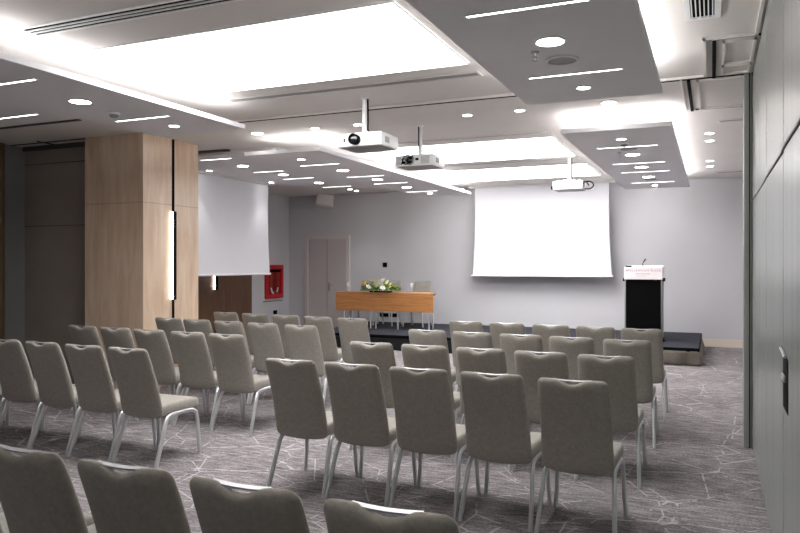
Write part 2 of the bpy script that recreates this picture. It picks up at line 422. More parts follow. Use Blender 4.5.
# shallow tiers on the left of them
struct(MB().prism([(-12, -2.5), (LX0 - .1, -2.5), (LX0 - .1, 5.98), (-12, 5.98)], 3.30, ZC), 'ceiling_tier', 'soffit', 'shallow ceiling tier beside the near dropped panel', cat='ceiling')
struct(MB().box(-9.3, -6.86, 6.22, 6.28, 3.35, ZC), 'trim_11', 'slot_dark', 'dark slot at the end of the ceiling tier')
struct(MB().prism([(-8.42, 8.82), (LX0 - .05, 8.82), (LX0 - .05, 14.2), (-6.6, 14.2), (-8.42, 12.6)], 3.30, ZC), 'ceiling_tier', 'soffit', 'shallow ceiling tier beside the side screen', cat='ceiling')
struct(MB().box(-9.3, -6.6, 8.72, 8.80, 3.335, ZC), 'trim_12', 'slot_dark', 'dark slot before the ceiling tier')

# ------------------------------------------------------------------ ceiling fittings
def light_panel(x0, x1, y0, y1, label):
    t = thing('ceiling_light_panel', label, 'light', ((x0 + x1) / 2, (y0 + y1) / 2, ZC), 0, 'large luminous ceiling panels')
    w, l = (x1 - x0) / 2, (y1 - y0) / 2
    MB().box(-w, w, -l, l, -.012, -.001).build('diffuser', 'panel_light', t, smooth=False)
    b = MB(); f = .018
    b.box(-w - f, w + f, -l - f, -l, -.0125, 0); b.box(-w - f, w + f, l, l + f, -.0125, 0); b.box(-w - f, -w, -l, l, -.0125, 0); b.box(w, w + f, -l, l, -.0125, 0)
    b.build('frame', 'white', t, smooth=False)
light_panel(-4.60, -1.905, 4.25, 5.80, 'large luminous ceiling panel nearest the camera, above the front of the aisle')
light_panel(-4.55, -1.97, 9.58, 11.38, 'middle luminous ceiling panel, just beyond the two hanging projectors')
light_panel(-4.55, -1.97, 12.37, 14.1, 'luminous ceiling panel closest to the large projection screen')

def spot(loc, power, size=70, blend=.7):
    l = bpy.data.lights.new('downlight_beam', 'SPOT'); l.energy = power; l.spot_size = math.radians(size); l.spot_blend = blend
    l.color = (1, .96, .92); l.shadow_soft_size = .05
    o = bpy.data.objects.new('downlight_beam', l); COL.objects.link(o); o.location = loc
    return o
def downlight(x, y, z, r, label, group, power=9):
    t = thing('downlight', label, 'light', (x, y, z), 0, group)
    MB().lathe([(r, 0), (r + .016, 0), (r + .016, -.006), (r, -.008)], n=24).build('trim_ring', 'white', t)
    MB().lathe([(r * .96, -.0005), (r * .96, -.009), (r * .6, -.011)], n=24).build('lens', 'down_light', t)
    if power:
        o = spot((0, 0, -.03), power); o.parent = t
BIG, SML = .092, .052
ordn = ['first', 'second', 'third', 'fourth', 'fifth', 'sixth', 'seventh']
def slot(x0, x1, y, z, label, group):
    t = thing('linear_ceiling_light', label, 'light', ((x0 + x1) / 2, y, z), 0, group); w = (x1 - x0) / 2
    MB().box(-w, w, -.012, .012, -.004, 0).box(-w, w, -.010, .010, -.006, -.004).build('lens', 'slot_light', t, smooth=False)
    b = MB(); b.box(-w - .008, w + .008, -.02, -.012, -.006, 0); b.box(-w - .008, w + .008, .012, .02, -.006, 0); b.box(-w - .008, -w, -.012, .012, -.006, 0); b.box(w, w + .008, -.012, .012, -.006, 0)
    b.build('channel', 'white', t, smooth=False)

G1, G2 = 'round downlights', 'thin linear ceiling lights'
# near lectern-side panel
downlight(-.965, 4.66, ZS, BIG, 'large round downlight in the close overhead panel, beside the round speaker grille', G1)
downlight(-.965, 5.98, ZS, SML, 'small round downlight near the far end of the close overhead panel', G1)
slot(-1.316, -.62, 4.0, ZS, 'thin linear light in the close overhead panel, nearest the camera', G2)
slot(-1.305, -.614, 5.52, ZS, 'thin linear light in the close overhead panel, beyond the round speaker grille', G2)
for i, y in enumerate((3.34, 2.02, .7, -.62, -1.94)):  # unseen downlights over the camera, added as fill for the rear chairs
    downlight(-.965, y, ZS, BIG, '%s added unseen downlight behind the first linear light of the close overhead panel' % ordn[i], G1, 13)
    downlight(-5.16, y, ZS, BIG, '%s added unseen downlight behind the first linear light of the column side panel' % ordn[i], G1, 13)
# panel over the lectern
for i, (y, r) in enumerate(((8.62, SML), (9.9, BIG), (11.22, BIG), (12.53, BIG), (13.92, SML))):
    downlight(-.963, y, ZS, r, '%s round downlight from the camera end of the panel above the lectern' % ordn[i], G1)
for i, y in enumerate((9.22, 10.77, 11.82, 13.4)):
    slot(-1.315, -.61, y, ZS, '%s thin linear light from the camera end of the panel above the lectern' % ordn[i], G2)
# near column panel
downlight(-5.155, 4.705, ZS, BIG, 'large round downlight in the panel in front of the stone column', G1)
downlight(-5.165, 5.93, ZS, SML, 'small round downlight just before the stone column', G1)
slot(-5.54, -4.86, 4.0, ZS, 'thin linear light in the column side panel, nearest the camera', G2)
slot(-5.54, -4.87, 5.51, ZS, 'thin linear light in the column side panel, nearest the stone column', G2)
slot(-7.48, -6.8, 5.62, 3.30, 'thin linear light in the shallow tier beside the near column panel', G2)
# middle row on the main ceiling
for i, (x, lab) in enumerate(((-5.44, 'first round downlight from the stone column in the row across the mid ceiling'),
        (-4.576, 'second round downlight from the stone column in the row across the mid ceiling'),
        (-3.975, 'third round downlight from the column, behind the mount of the nearest projector'),
        (-2.57, 'fourth round downlight from the column in the row across the mid ceiling'),
        (-1.96, 'fifth round downlight from the column in the row across the mid ceiling'),
        (-1.0, 'sixth round downlight from the column, between the two lectern side panels'))):
    downlight(x, 7.825, ZC, .075 if i in (0, 5) else SML, lab, G1)
# panel by side screen
for i, (x, y, r) in enumerate(((-5.2, 8.52, SML), (-5.22, 9.77, BIG), (-5.245, 11.07, BIG), (-5.27, 12.41, BIG), (-5.28, 13.65, SML))):
    downlight(x, y, ZS, r, '%s round downlight from the column end of the panel beside the projectors' % ordn[i], G1)
for i, (x0, x1, y) in enumerate(((-5.57, -4.925, 9.1), (-5.58, -4.915, 10.6), (-5.6, -4.95, 11.68), (-5.63, -4.96, 13.25))):
    slot(x0, x1, y, ZS, '%s thin linear light from the column end of the panel beside the projectors' % ordn[i], G2)
for i, (x, y, r) in enumerate(((-7.217, 9.965, BIG), (-7.24, 11.23, BIG), (-7.3, 12.63, BIG), (-7.3, 14.0, SML))):
    downlight(x, y, 3.30, r, '%s round downlight from the column in the row of the shallow tier' % ordn[i], G1)
for i, (x0, x1, y) in enumerate(((-7.447, -6.87, 9.17), (-7.56, -6.945, 10.77), (-7.63, -6.965, 11.85), (-7.66, -6.98, 13.44))):
    slot(x0, x1, y, 3.30, '%s thin linear light from the column in the shallow tier' % ordn[i], G2)
downlight(-8.13, 10.23, 3.30, SML, 'small downlight washing the side screen beside the column', G1, 12)
downlight(-8.15, 12.2, 3.30, SML, 'small downlight washing the far end of the side screen', G1, 12)
downlight(-7.6, 14.9, ZC, SML, 'small downlight above the double door in the stage wall', G1, 14)
for i, y in enumerate((10.18, 10.8, 12.89, 13.62)):
    downlight(-.03, y, ZC, SML, '%s small downlight from the camera in the row beside the partition post' % ordn[i], G1)

# air slots and grilles
def diffuser(x0, x1, y, label, n, w, frame_mat='white'):
    t = thing('linear_diffuser', label, 'vent', ((x0 + x1) / 2, y, ZC), 0, 'linear air diffusers'); L = (x1 - x0) / 2
    MB().box(-L, L, -w / 2, w / 2, -.004, 0).build('slot', 'grey_plastic' if n == 1 else 'black_gap', t, smooth=False)
    b = MB(); f = .02
    b.box(-L - f, L + f, -w / 2 - f, -w / 2, -.01, 0); b.box(-L - f, L + f, w / 2, w / 2 + f, -.01, 0); b.box(-L - f, -L, -w / 2, w / 2, -.01, 0); b.box(L, L + f, -w / 2, w / 2, -.01, 0)
    b.build('frame', frame_mat, t, smooth=False)
    for k in range(n - 1):
        yy = -w / 2 + w * (k + 1) / n
        MB().box(-L, L, yy - w / n * .15, yy + w / n * .15, -.012, -.002).build('blade', frame_mat, t, smooth=False)
diffuser(-4.6, -1.9, 3.74, 'long slotted air diffuser nearest the camera, before the large luminous panel', 3, .135)
diffuser(-4.6, -1.92, 6.16, 'long air slot just beyond the nearest luminous ceiling panel', 1, .11, 'ceiling')
diffuser(-4.3, -1.93, 9.25, 'long air slot before the middle luminous ceiling panel', 1, .06, 'ceiling')
diffuser(-4.3, -1.95, 11.75, 'long air slot between the two luminous panels near the stage', 1, .075, 'ceiling')
diffuser(.09, .9, 9.37, 'short air slot in the ceiling beside the partition post', 1, .08, 'offwhite')
diffuser(.1, .9, 14.6, 'short air slot in the ceiling by the stage wall', 1, .14, 'offwhite')
t = thing('air_grille', 'white square air grille with dark slats in the ceiling by the partition', 'vent', (-.06, 5.08, ZC))
b = MB()
for (a0, a1, c0, c1) in ((-.115, -.075, -.31, .31), (.075, .115, -.31, .31), (-.075, .075, -.31, -.275), (-.075, .075, .275, .31)): b.box(a0, a1, c0, c1, -.014, 0)
b.build('frame', 'white', t, smooth=False)
MB().box(-.075, .075, -.275, .275, -.003, 0).build('backing', 'black_gap', t, smooth=False)
for k in range(6): MB().box(-.07 + k * .026, -.062 + k * .026, -.275, .275, -.014, -.003).build('slat', 'white', t, smooth=False)

# speaker grille, sprinklers, detectors
t = thing('ceiling_speaker', 'round grey speaker grille in the close overhead panel', 'speaker', (-.975, 5.113, ZS))
MB().lathe([(.115, 0), (.115, -.008), (.1, -.012), (.098, 0)], n=28).build('trim_ring', 'offwhite', t)
MB().lathe([(.1, 0), (.1, -.006), (.03, -.009)], n=28).build('grille', 'grey_plastic', t)
def sprinkler(x, y, z, label):
    t = thing('ceiling_sprinkler', label, 'sprinkler', (x, y, z), 0, 'fire sprinklers')
    MB().lathe([(.03, 0), (.028, -.008), (.012, -.01), (.01, -.03)], n=14).build('escutcheon', 'chrome', t)
    b = MB(); b.tube([(-.012, 0, -.028), (-.014, 0, -.045), (0, 0, -.06)], .003, 6); b.tube([(.012, 0, -.028), (.014, 0, -.045), (0, 0, -.06)], .003, 6)
    b.lathe([(.018, -.06), (.018, -.063)], n=12); b.build('deflector', 'chrome', t)
sprinkler(-1.11, 4.858, ZS, 'sprinkler head beside the large downlight of the close overhead panel')
sprinkler(-1.1, 9.63, ZS, 'sprinkler head in the panel above the lectern')
sprinkler(-4.45, 5.05, ZC, 'sprinkler head at the glowing edge of the near luminous panel')
def detector(x, y, z, label):
    t = thing('smoke_detector', label, 'detector', (x, y, z), 0, 'smoke detectors')
    MB().lathe([(.055, 0), (.055, -.014), (.048, -.018)], n=20).build('base', 'white', t)
    MB().lathe([(.044, -.018), (.044, -.022), (.034, -.042), (.012, -.048)], n=20).build('cap', 'grey_plastic', t)
detector(-5.264, 5.206, ZS, 'smoke detector in the panel in front of the stone column')
detector(-.968, 8.95, ZS, 'smoke detector in the panel above the lectern')
detector(-7.75, 12.9, ZC, 'small dark detector in the ceiling past the side screen')
t = thing('ceiling_speaker', 'flat speaker grille beside the second downlight of the panel above the lectern', 'speaker', (-.96, 9.42, ZS))
MB().lathe([(.1, 0), (.1, -.008), (.085, -.012)], n=24).build('grille', 'grey_plastic', t)
t = thing('ceiling_speaker', 'flat speaker grille beside the fourth downlight of the panel above the lectern', 'speaker', (-.96, 12.95, ZS))
MB().lathe([(.1, 0), (.1, -.008), (.085, -.012)], n=24).build('grille', 'grey_plastic', t)

# ------------------------------------------------------------------ projectors
def projector(x, y, y0, w, dpt, label, variant):
    """hung from the main ceiling; y0 = offset of the front face from the mount"""
    zb = 2.835; h = .135
    t = thing('projector', label, 'projector', (x, y, ZC), 0, 'ceiling projectors')
    off = {0: .03, 1: .0, 2: -.01}[variant]
    body = MB().box(-w / 2 + off, w / 2 + off, y0, y0 + dpt, zb - ZC, zb - ZC + h, .012, 3).build('body', 'white', t)
    MB().box(-w / 2 + off + .02, w / 2 + off - .02, y0 + .02, y0 + dpt - .02, zb - ZC - .006, zb - ZC).build('base_plate', 'grey_plastic', t)
    # mount
    MB().lathe([(.05, 0), (.05, -.01), (.03, -.016)], n=20).build('ceiling_plate', 'white', t)
    MB().tube([(0, 0, -.01), (0, 0, zb + h - ZC + .03)], .028 if variant != 1 else .02, 14).build('pole', 'white', t)
    b = MB(); b.box(-.09, .09, -.07, .09, zb + h - ZC, zb + h - ZC + .03, .006)
    for sx in (-1, 1):
        b.box(sx * .17 - .012, sx * .17 + .012, -.1, .12, zb + h - ZC, zb + h - ZC + .018, .004)
        b.box(min(sx * .09, sx * .17), max(sx * .09, sx * .17), -.02, .02, zb + h - ZC + .004, zb + h - ZC + .014)
    b.build('bracket', 'white', t)
    cx = .034 if variant != 1 else -.022
    zz = zb + h - ZC
    MB().tube([(cx, 0, -.012), (cx + .004, -.003, -.2), (cx, 0, zz + .06), (cx + .03, .01, zz + .02), (cx + .06, .03, zz + .012)], .014 if variant == 1 else .009, 8).build('cable', 'black', t)
    zm = zb + h / 2 - ZC
    # side vents
    v = MB()
    for k in range(5): v.box(w / 2 + off - .002, w / 2 + off + .003, y0 + .09 + k * .022, y0 + .10 + k * .022, zm - .03, zm + .03)
    v.build('side_vent', 'grey_plastic', body, smooth=False)
    if variant == 0:
        lx = .0
        l = MB().lathe([(.052, .0), (.055, -.03), (.055, -.07), (.047, -.075), (.044, -.06)], (lx, y0, zm - .005), 24, 'Y').build('lens', 'black', t)
        MB().lathe([(.045, -.058), (.03, -.066), (.008, -.07)], (lx, y0, zm - .005), 20, 'Y').build('lens_glass', 'lens', l)
        MB().box(-.14, -.125, y0 - .006, y0 + .002, zm - .022, zm + .018, .003).build('sensor', 'black', body)
        v = MB()
        for k in range(4): v.box(.10, .15, y0 - .002, y0 + .002, zm - .02 + k * .012, zm - .014 + k * .012)
        v.build('front_vent', 'grey_plastic', body, smooth=False)
    elif variant == 1:
        lx = -.05
        b = MB(); b.lathe([(.058, 0), (.058, -.02), (.046, -.024), (.044, -.004)], (lx, y0, zm), 22, 'Y')
        l = b.build('lens', 'grey_plastic', t)
        MB().lathe([(.044, -.004), (.03, -.012), (.01, -.014)], (lx, y0, zm), 18, 'Y').build('lens_glass', 'lens', l)
        b = MB(); b.tube([(-.16, y0 - .012, zm - .045), (-.12, y0 - .03, zm + .03), (-.06, y0 - .035, zm - .035), (.0, y0 - .03, zm + .05), (-.08, y0 - .03, zm + .062), (-.15, y0 - .025, zm + .01), (-.1, y0 - .02, zm - .05), (-.02, y0 - .03, zm - .02)], .007, 7)
        b.build('loose_cable', 'black', t)
        MB().box(.02, .06, y0 - .004, y0, zm - .005, zm + .025).box(-.15, -.11, y0 - .004, y0, zm - .04, zm - .01).build('sockets', 'black', body)
        v = MB()
        for k in range(7): v.box(-.23, -.17, y0 - .003, y0, zm - .045 + k * .014, zm - .039 + k * .014)
        for k in range(7): v.box(.09, .2, y0 - .003, y0, zm - .045 + k * .014, zm - .039 + k * .014)
        v.build('front_vent', 'grey_plastic', body, smooth=False)
    else:
        b = MB(); b.lathe([(.05, 0), (.05, .06), (.04, .065)], (-.06, y0 + dpt, zm), 18, 'Y'); b.build('lens', 'black', t)
        v = MB()
        for k in range(8): v.box(.06, .16, y0 - .003, y0, zm - .045 + k * .012, zm - .04 + k * .012)
        for k in range(8): v.box(-.19, -.12, y0 - .003, y0, zm - .045 + k * .012, zm - .04 + k * .012)
        v.build('rear_vent', 'grey_plastic', body, smooth=False)
        b = MB(); pts = []
        for k in range(15):
            a = math.radians(205 - 330 * k / 14); pts.append((.30 + .085 * math.cos(a), y0 + .06 + .01 * math.sin(a * 2), zm - .01 + .06 * math.sin(a)))
        b.tube(pts, .010, 7); b.tube([(.23, y0 + .06, zm + .05), (.29, y0 + .03, zm + .03), (.32, y0 + .04, zm - .02)], .010, 7)
        b.build('loose_cable', 'black', t)
        MB().box(-.275, -.24, y0 + .02, y0 + .12, zm - .06, zm - .005, .004).build('side_plug', 'black', t)
projector(-3.280, 6.62, -.20, .50, .42, 'white projector with a large black lens, nearest the camera', 0)
projector(-3.295, 8.2, -.22, .50, .40, 'white projector with tangled cables over its lens, second from the camera', 1)
projector(-2.09, 11.6, -.14, .47, .38, 'white projector hanging in front of the large screen', 2)

# ------------------------------------------------------------------ screens
def screen_mesh(w0, w1, h, bow, n=14):
    b = MB(); rows = []; rows2 = []
    for i in range(n + 1):
        t = i / n; hw = (w0 + (w1 - w0) * t) / 2 - bow * math.sin(PI * t)
        rows.append([(hw * (-1 + 2 * k / 8), -.003, -h * t) for k in range(9)]); rows2.append([(hw * (-1 + 2 * k / 8), .003, -h * t) for k in range(9)])
    g = b.sheet(rows); g2 = b.sheet(rows2)
    for i in range(n):
        for j in (0, 8): b.bm.faces.new((g[i][j], g[i + 1][j], g2[i + 1][j], g2[i][j]))
    for j in range(8):
        for i in (0, n): b.bm.faces.new((g[i][j], g[i][j + 1], g2[i][j + 1], g2[i][j]))
    return b
def proj_screen(loc, rz, w, h, label):
    t = thing('projection_screen', label, 'screen', loc, rz)
    screen_mesh(w - .1, w, h, .03).build('fabric', 'screen', t)
    MB().tube([(-w / 2 - .03, 0, -h - .012), (w / 2 + .03, 0, -h - .012)], .02, 12).build('bottom_bar', 'white', t)
    MB().box(-w / 2 - .08, w / 2 + .08, -.07, .07, -.03, 0, .006).build('housing', 'ceiling', t)
    for s in (-1, 1):
        b = MB(); pts = []
        for i in range(9):
            q = i / 8; hw = ((w - .1) + .1 * q) / 2 - .03 * math.sin(PI * q)
            pts.append((s * (hw + .012), 0, -h * q - .005))
        b.tube(pts, .005, 6); b.build('tension_cord', 'grey_plastic', t)
proj_screen((-3.375, 15.2, ZC), 0, 2.98, 1.955, 'large white projection screen hanging before the stage wall')
proj_screen((-8.4, 11.25, 3.30), PI / 2, 2.52, 1.84, 'white side projection screen beside the stone column above the walnut panel')

# ------------------------------------------------------------------ wall fittings
t = thing('wall_speaker', 'pale grey loudspeaker on the stage wall above the double door', 'speaker', (-8.71, YB, 3.2))
MB().box(-.03, .03, -.1, 0, -.05, .05, .004).build('bracket', 'grey_plastic', t)
R = Matrix.Translation((0, -.2, 0)) @ Matrix.Rotation(math.radians(-16), 4, 'X') @ Matrix.Rotation(math.radians(26), 4, 'Z')
MB().box(-.21, .21, -.11, .11, -.14, .14, .02, 3, R).build('cabinet', 'offwhite', t)
MB().box(-.19, .19, -.116, -.108, -.12, .12, .003, 1, R).build('grille', 'speaker_cloth', t)
t = thing('wall_switch', 'small square black switch on the stage wall above the flowers', 'switch', (-7.18, YB, 1.63))
MB().box(-.055, .055, -.012, 0, -.055, .055, .004).build('plate', 'black', t)
MB().box(-.03, .03, -.016, -.012, -.03, .03, .002).build('rocker', 'black_gap', t)
for x, lab in ((-7.2, 'black socket plate low on the stage wall, nearest the double door'), (-6.93, 'black socket plate low on the stage wall behind the table')):
    t = thing('wall_socket', lab, 'socket', (x, YB, .43), 0, 'sockets behind the table')
    MB().box(-.11, .11, -.012, 0, -.045, .045, .004).build('plate', 'black', t)
    MB().box(-.08, -.02, -.015, -.012, -.025, .025).box(.02, .08, -.015, -.012, -.025, .025).build('outlets', 'black_gap', t)
t = thing('wall_socket', 'small black socket on the left wall beneath the red cabinet', 'socket', (XL, 14.94, .46))
MB().box(0, .014, -.08, .08, -.05, .05, .004).build('plate', 'black', t)
MB().box(.014, .017, -.05, .05, -.025, .025).build('outlet', 'black_gap', t)
# fire hose cabinet
t = thing('fire_hose_cabinet', 'red fire hose cabinet with a looped hose on the left wall', 'cabinet', (XL, 14.86, .81))
b = MB(); W, Hh = .375, .82
for (y0, y1, z0, z1) in ((-W, W, 0, .1), (-W, W, Hh - .1, Hh), (-W, -W + .1, .1, Hh - .1), (W - .1, W, .1, Hh - .1)): b.box(0, .06, y0, y1, z0, z1, .006)
b.build('frame', 'red', t)
MB().box(.0, .012, -W + .09, W - .09, .09, Hh - .09).build('back_panel', 'red_dark', t, smooth=False)
b = MB()
for k in range(4):
    o = .05 + k * .03
    pts = [(.035, -.26 + o * 1.1, .66)] + [(.035, -.26 + o * 1.1, .3)] + arc((0.0, .26), .26 - o * 1.1, 180, 360, 8, x=.035) + [(.035, .26 - o * 1.1, .66)]
    b.tube(pts, .012, 6)
b.build('hose', 'hose', t)
MB().tube([(.04, -.16, .26), (.045, -.12, .16), (.045, -.06, .12)], .022, 8).tube([(.04, .14, .26), (.045, .1, .15)], .02, 8).build('nozzle', 'offwhite', t)
MB().box(.02, .05, -.2, .26, .64, .7).build('rack', 'black', t)
struct(MB().box(XL, XL + .02, 14.42, 15.25, .735, .75), 'trim_13', 'slot_dark', 'thin ledge line beneath the red cabinet')

# ------------------------------------------------------------------ stage
SH = .29
st = thing('stage', 'low black portable stage along the stage wall', 'stage', (0, 0, 0))
X0, X1, Y0, Y1 = -7.45, -.19, 12.5, 15.3
b = MB()
nx = 4
for i in range(nx):
    for j in range(2):
        b.box(X0 + (X1 - X0) * i / nx + .004, X0 + (X1 - X0) * (i + 1) / nx - .004, Y0 + (Y1 - Y0) * j / 2 + .004, Y0 + (Y1 - Y0) * (j + 1) / 2 - .004, SH - .06, SH, .005, 1)
b.build('deck', 'stage_top', st, smooth=False)
b = MB()
b.box(X0, -2.0, Y0 - .006, Y0 + .01, .0, SH - .065); b.box(X0 - .004, X0 + .01, Y0, Y1, 0, SH - .065)
b.build('black_skirt', 'black_cloth', st, smooth=False)
def cloth(path, z0, z1, amp, seg=.04):
    b = MB(); pts = [Vector((p[0], p[1], 0)) for p in path]; out = []
    for i in range(len(pts) - 1):
        d = pts[i + 1] - pts[i]; n = max(2, int(d.length / seg)); nr = Vector((d.y, -d.x, 0)).normalized()
        for k in range(n + (i == len(pts) - 2)): out.append((pts[i] + d * k / n, nr))
    rows = []
    for r in range(6):
        q = r / 5; z = z1 + (z0 - z1) * q; row = []
        for k, (p, nr) in enumerate(out):
            w = amp * (.25 + q) * (math.sin(k * .9) * .5 + math.sin(k * .37 + 1.3) * .6 + math.sin(k * .21 + q * 3) * .6 + .9)
            row.append(p + nr * w + Vector((0, 0, z)))
        rows.append(row)
    b.sheet(rows); return b
sk = cloth([(-2.0, Y0 - .005), (X1 + .005, Y0 - .005), (X1 + .005, Y1)], .004, SH - .05, .03).build('fabric_skirt', 'taupe_cloth', st)
sk['label'] = 'wrinkled taupe cloth skirt'
md = sk.modifiers.new('thickness', 'SOLIDIFY'); md.thickness = .006
MB().box(X0, X1 + .004, Y0 - .01, Y0, SH - .06, SH - .002).box(X1, X1 + .01, Y0, Y1, SH - .06, SH - .002).build('edge_trim', 'black', st, smooth=False)

# ------------------------------------------------------------------ table with flowers
TZ = SH + .765
t = thing('conference_table', 'long cherry wood table with front panel on the stage', 'table', (-6.3, 13.6, SH))
TH = .765
MB().box(-1.12, 1.03, 0, .42, TH - .03, TH, .004, 1).build('tabletop', 'cherry', t)
MB().box(-1.13, 1.12, -.02, 0, TH - .395, TH - .012, .003, 1).build('front_panel', 'cherry', t)
for x, y in ((-.96, .04), (-.32, .04), (-.2, .04), (.305, .04), (1.0, .04), (-.96, .38), (.96, .38)):
    MB().tube([(x, y, 0), (x, y, TH - .03)], .017, 10).build('leg', 'silver', t)
MB().prism_x([(.02, TH - .1), (.3, TH - .03), (.02, TH - .03)], 1.03, 1.06).build('end_bracket', 'black', t, smooth=False)
# flowers
fl = thing('flower_arrangement', 'low arrangement of white, cream and peach flowers with green leaves on the table', 'flowers', (-6.38, 13.62, TZ + .002))
b = MB()
def leafm(b, c, d, L, w, up):
    d = Vector(d).normalized(); s = d.cross(Vector((0, 0, 1)))
    if s.length < .1: s = Vector((1, 0, 0))
    s.normalize(); n = s.cross(d)
    P = [Vector(c)]
    a = b.bm.verts.new(P[0]); e = b.bm.verts.new(P[0] + d * L - n * up * .3)
    m1 = b.bm.verts.new(P[0] + d * L * .5 + s * w + n * up); m2 = b.bm.verts.new(P[0] + d * L * .5 - s * w + n * up); mm = b.bm.verts.new(P[0] + d * L * .5 + n * up * .4)
    b.bm.faces.new((a, m1, mm)); b.bm.faces.new((a, mm, m2)); b.bm.faces.new((m1, e, mm)); b.bm.faces.new((mm, e, m2))
b2 = MB()
for k in range(300):
    x = random.uniform(-.38, .40); prof = (1 - (x / .47) ** 2)
    y = random.uniform(-.1, .1) * (0.5 + prof); z = random.uniform(0, .13) * prof
    dd = (x * 1.6 + random.uniform(-.5, .5), y * 6 + random.uniform(-.6, .5), random.uniform(-.35, .8))
    y -= .02
    if y > -.07: dd = (dd[0], dd[1], abs(dd[2]) + .15)
    else: z += .02
    leafm(b if k % 4 else b2, (x, y, z + .02), dd, random.uniform(.06, .12), random.uniform(.014, .03), .012)
b.build('foliage', 'leaf', fl, smooth=False); b2.build('foliage', 'leaf_lime', fl, smooth=False)
def blossom(x, y, z, r, mat):
    b = MB()
    for ringi, (n, tilt, rr) in enumerate(((7, .35, 1.0), (6, .8, .8), (4, 1.2, .55))):
        for k in range(n):
            a = 2 * PI * k / n + ringi * .5
            d = Vector((math.cos(a) * math.cos(tilt), math.sin(a) * math.cos(tilt), math.sin(tilt)))
            leafm(b, (0, 0, 0), d, r * rr, r * .36, r * .1)
    b.lathe([(.2 * r, .1 * r), (.3 * r, .35 * r), (.15 * r, .55 * r)], n=8)
    b.build('blossom', mat, fl, (x, y, z), (random.uniform(.5, 1.0), random.uniform(-.4, .4), random.uniform(0, 6)))
for (x, y, z, r, m) in ((-.3, -.06, .13, .07, 'petal_peach'), (-.24, .02, .17, .06, 'petal_white'), (-.12, 0, .17, .06, 'petal_cream'), (-.03, -.1, .09, .075, 'petal_white'), (.05, -.09, .12, .07, 'petal_white'),
        (.1, 0, .18, .075, 'petal_white'), (.0, .04, .19, .05, 'petal_peach'), (.19, .02, .16, .065, 'petal_cream'), (.29, -.04, .12, .07, 'petal_cream'), (.3, -.1, .06, .06, 'petal_cream'),
        (-.2, -.1, .07, .045, 'petal_white'), (.14, -.12, .05, .045, 'petal_white'), (-.09, -.06, .14, .045, 'petal_pink'), (.38, -.02, .08, .045, 'petal_cream')):
    blossom(x, y - .075, z + .035, r * (1.7 if m == 'petal_white' else 1.25), m)
MB().box(-.25, .25, -.03, .06, 0, .025, .008).build('tray', 'black', fl)
# glasses
gp = [(.036, 0), (.036, .004), (.008, .01), (.006, .09), (.02, .105), (.036, .135), (.042, .2), (.04, .2), (.034, .138), (.016, .11)]
for x, y, lab in ((-7.24, 13.78, 'stemmed water glass at the door end of the table'), (-6.52, 13.95, 'stemmed water glass behind the flowers'), (-5.76, 13.78, 'stemmed water glass between the flowers and the table end')):
    g = thing('water_glass', lab, 'glass', (x, y, TZ), 0, 'glasses on the table')
    MB().lathe(gp[2:], n=18).build('bowl', 'glass', g)
    MB().lathe(gp[:4], n=18).build('foot', 'glass', g)

# ------------------------------------------------------------------ lectern
L = thing('lectern', 'black lectern with silver posts and white printed sign on the stage', 'lectern', (-1.12, 13.4, SH))
MB().box(-.32, .32, -.02, .42, 0, .04, .006).build('base', 'black', L)
b = MB().box(-.296, .296, .0, .4, .04, 1.10).build('body', 'black', L, smooth=False)
for s in (-1, 1): MB().box(min(s * .296, s * .318), max(s * .296, s * .318), -.012, .4, .03, 1.10, .006).build('post', 'steel', L)
MB().prism_x([(-.05, 1.085), (.44, 1.14), (.44, 1.335), (.0, 1.30)], -.325, .325).build('desk', 'offwhite', L, smooth=False)
sg = MB().box(-.32, .32, -.006, .006, .0, .205, .003, 1).build('sign', 'sign', L, (0, -.05, 1.095), (math.radians(-10), 0, 0))
sg['label'] = 'white printed sign'
def text(body, size, x, z, parent, mat):
    c = bpy.data.curves.new('lettering', 'FONT'); c.body = body; c.size = size; c.align_x = 'CENTER'; c.align_y = 'CENTER'; c.extrude = .0015; c.space_character = 1.25
    me_o = bpy.data.objects.new('lettering', c); COL.objects.link(me_o); c.materials.append(M[mat])
    bpy.context.view_layer.update()
    me = bpy.data.meshes.new_from_object(me_o.evaluated_get(bpy.context.evaluated_depsgraph_get()))
    bpy.data.objects.remove(me_o); me.name = 'lettering'
    me.materials.clear(); me.materials.append(M[mat])
    o = bpy.data.objects.new('lettering', me); COL.objects.link(o)
    o.parent = parent; o.location = (x, -.0075, z); o.rotation_euler = (PI / 2, 0, 0)
    return o
text('MILLENNIUM PLACE', .050, .02, .150, sg, 'sign_ink')
b = MB()
xx = -.125
for w in (.02, .014, .022, .012, .02, .016, .02, .012, .02, .014, .018, .016):
    b.box(xx, xx + w * .72, -.0085, -.006, .082, .097); xx += w + .004
b.build('small_print', 'sign_ink', sg, smooth=False)
MB().lathe([(.012, 0), (.015, -.002)], (-.275, -.0065, .152), 8, 'Y').build('emblem', 'sign_ink', sg)
b = MB()
for k in range(9): b.box(-.12 + k * .02, -.106 + k * .02, -.0085, -.006, .046, .054)
b.build('small_print', 'grey_plastic', sg, smooth=False)
b = MB(); b.tube([(-.02, .25, 1.30), (-.03, .22, 1.36), (-.01, .17, 1.40)], .006, 8); b.tube([(-.01, .17, 1.40), (.03, .13, 1.45)], .011, 8)
b.build('microphone', 'black', L)
MB().box(-.31, -.21, .05, .15, 1.30, 1.33, .004).build('reading_lamp', 'black', L)
for s in (-1, 1): MB().box(min(s * .325, s * .35), max(s * .325, s * .35), .0, .35, 1.05, 1.11, .004).build('side_bracket', 'black', L)
for s in (-1, 1): MB().lathe([(.03, 0), (.03, .03)], (s * .33, -.03, .0), 12).build('foot', 'chrome' if s < 0 else 'black', L)

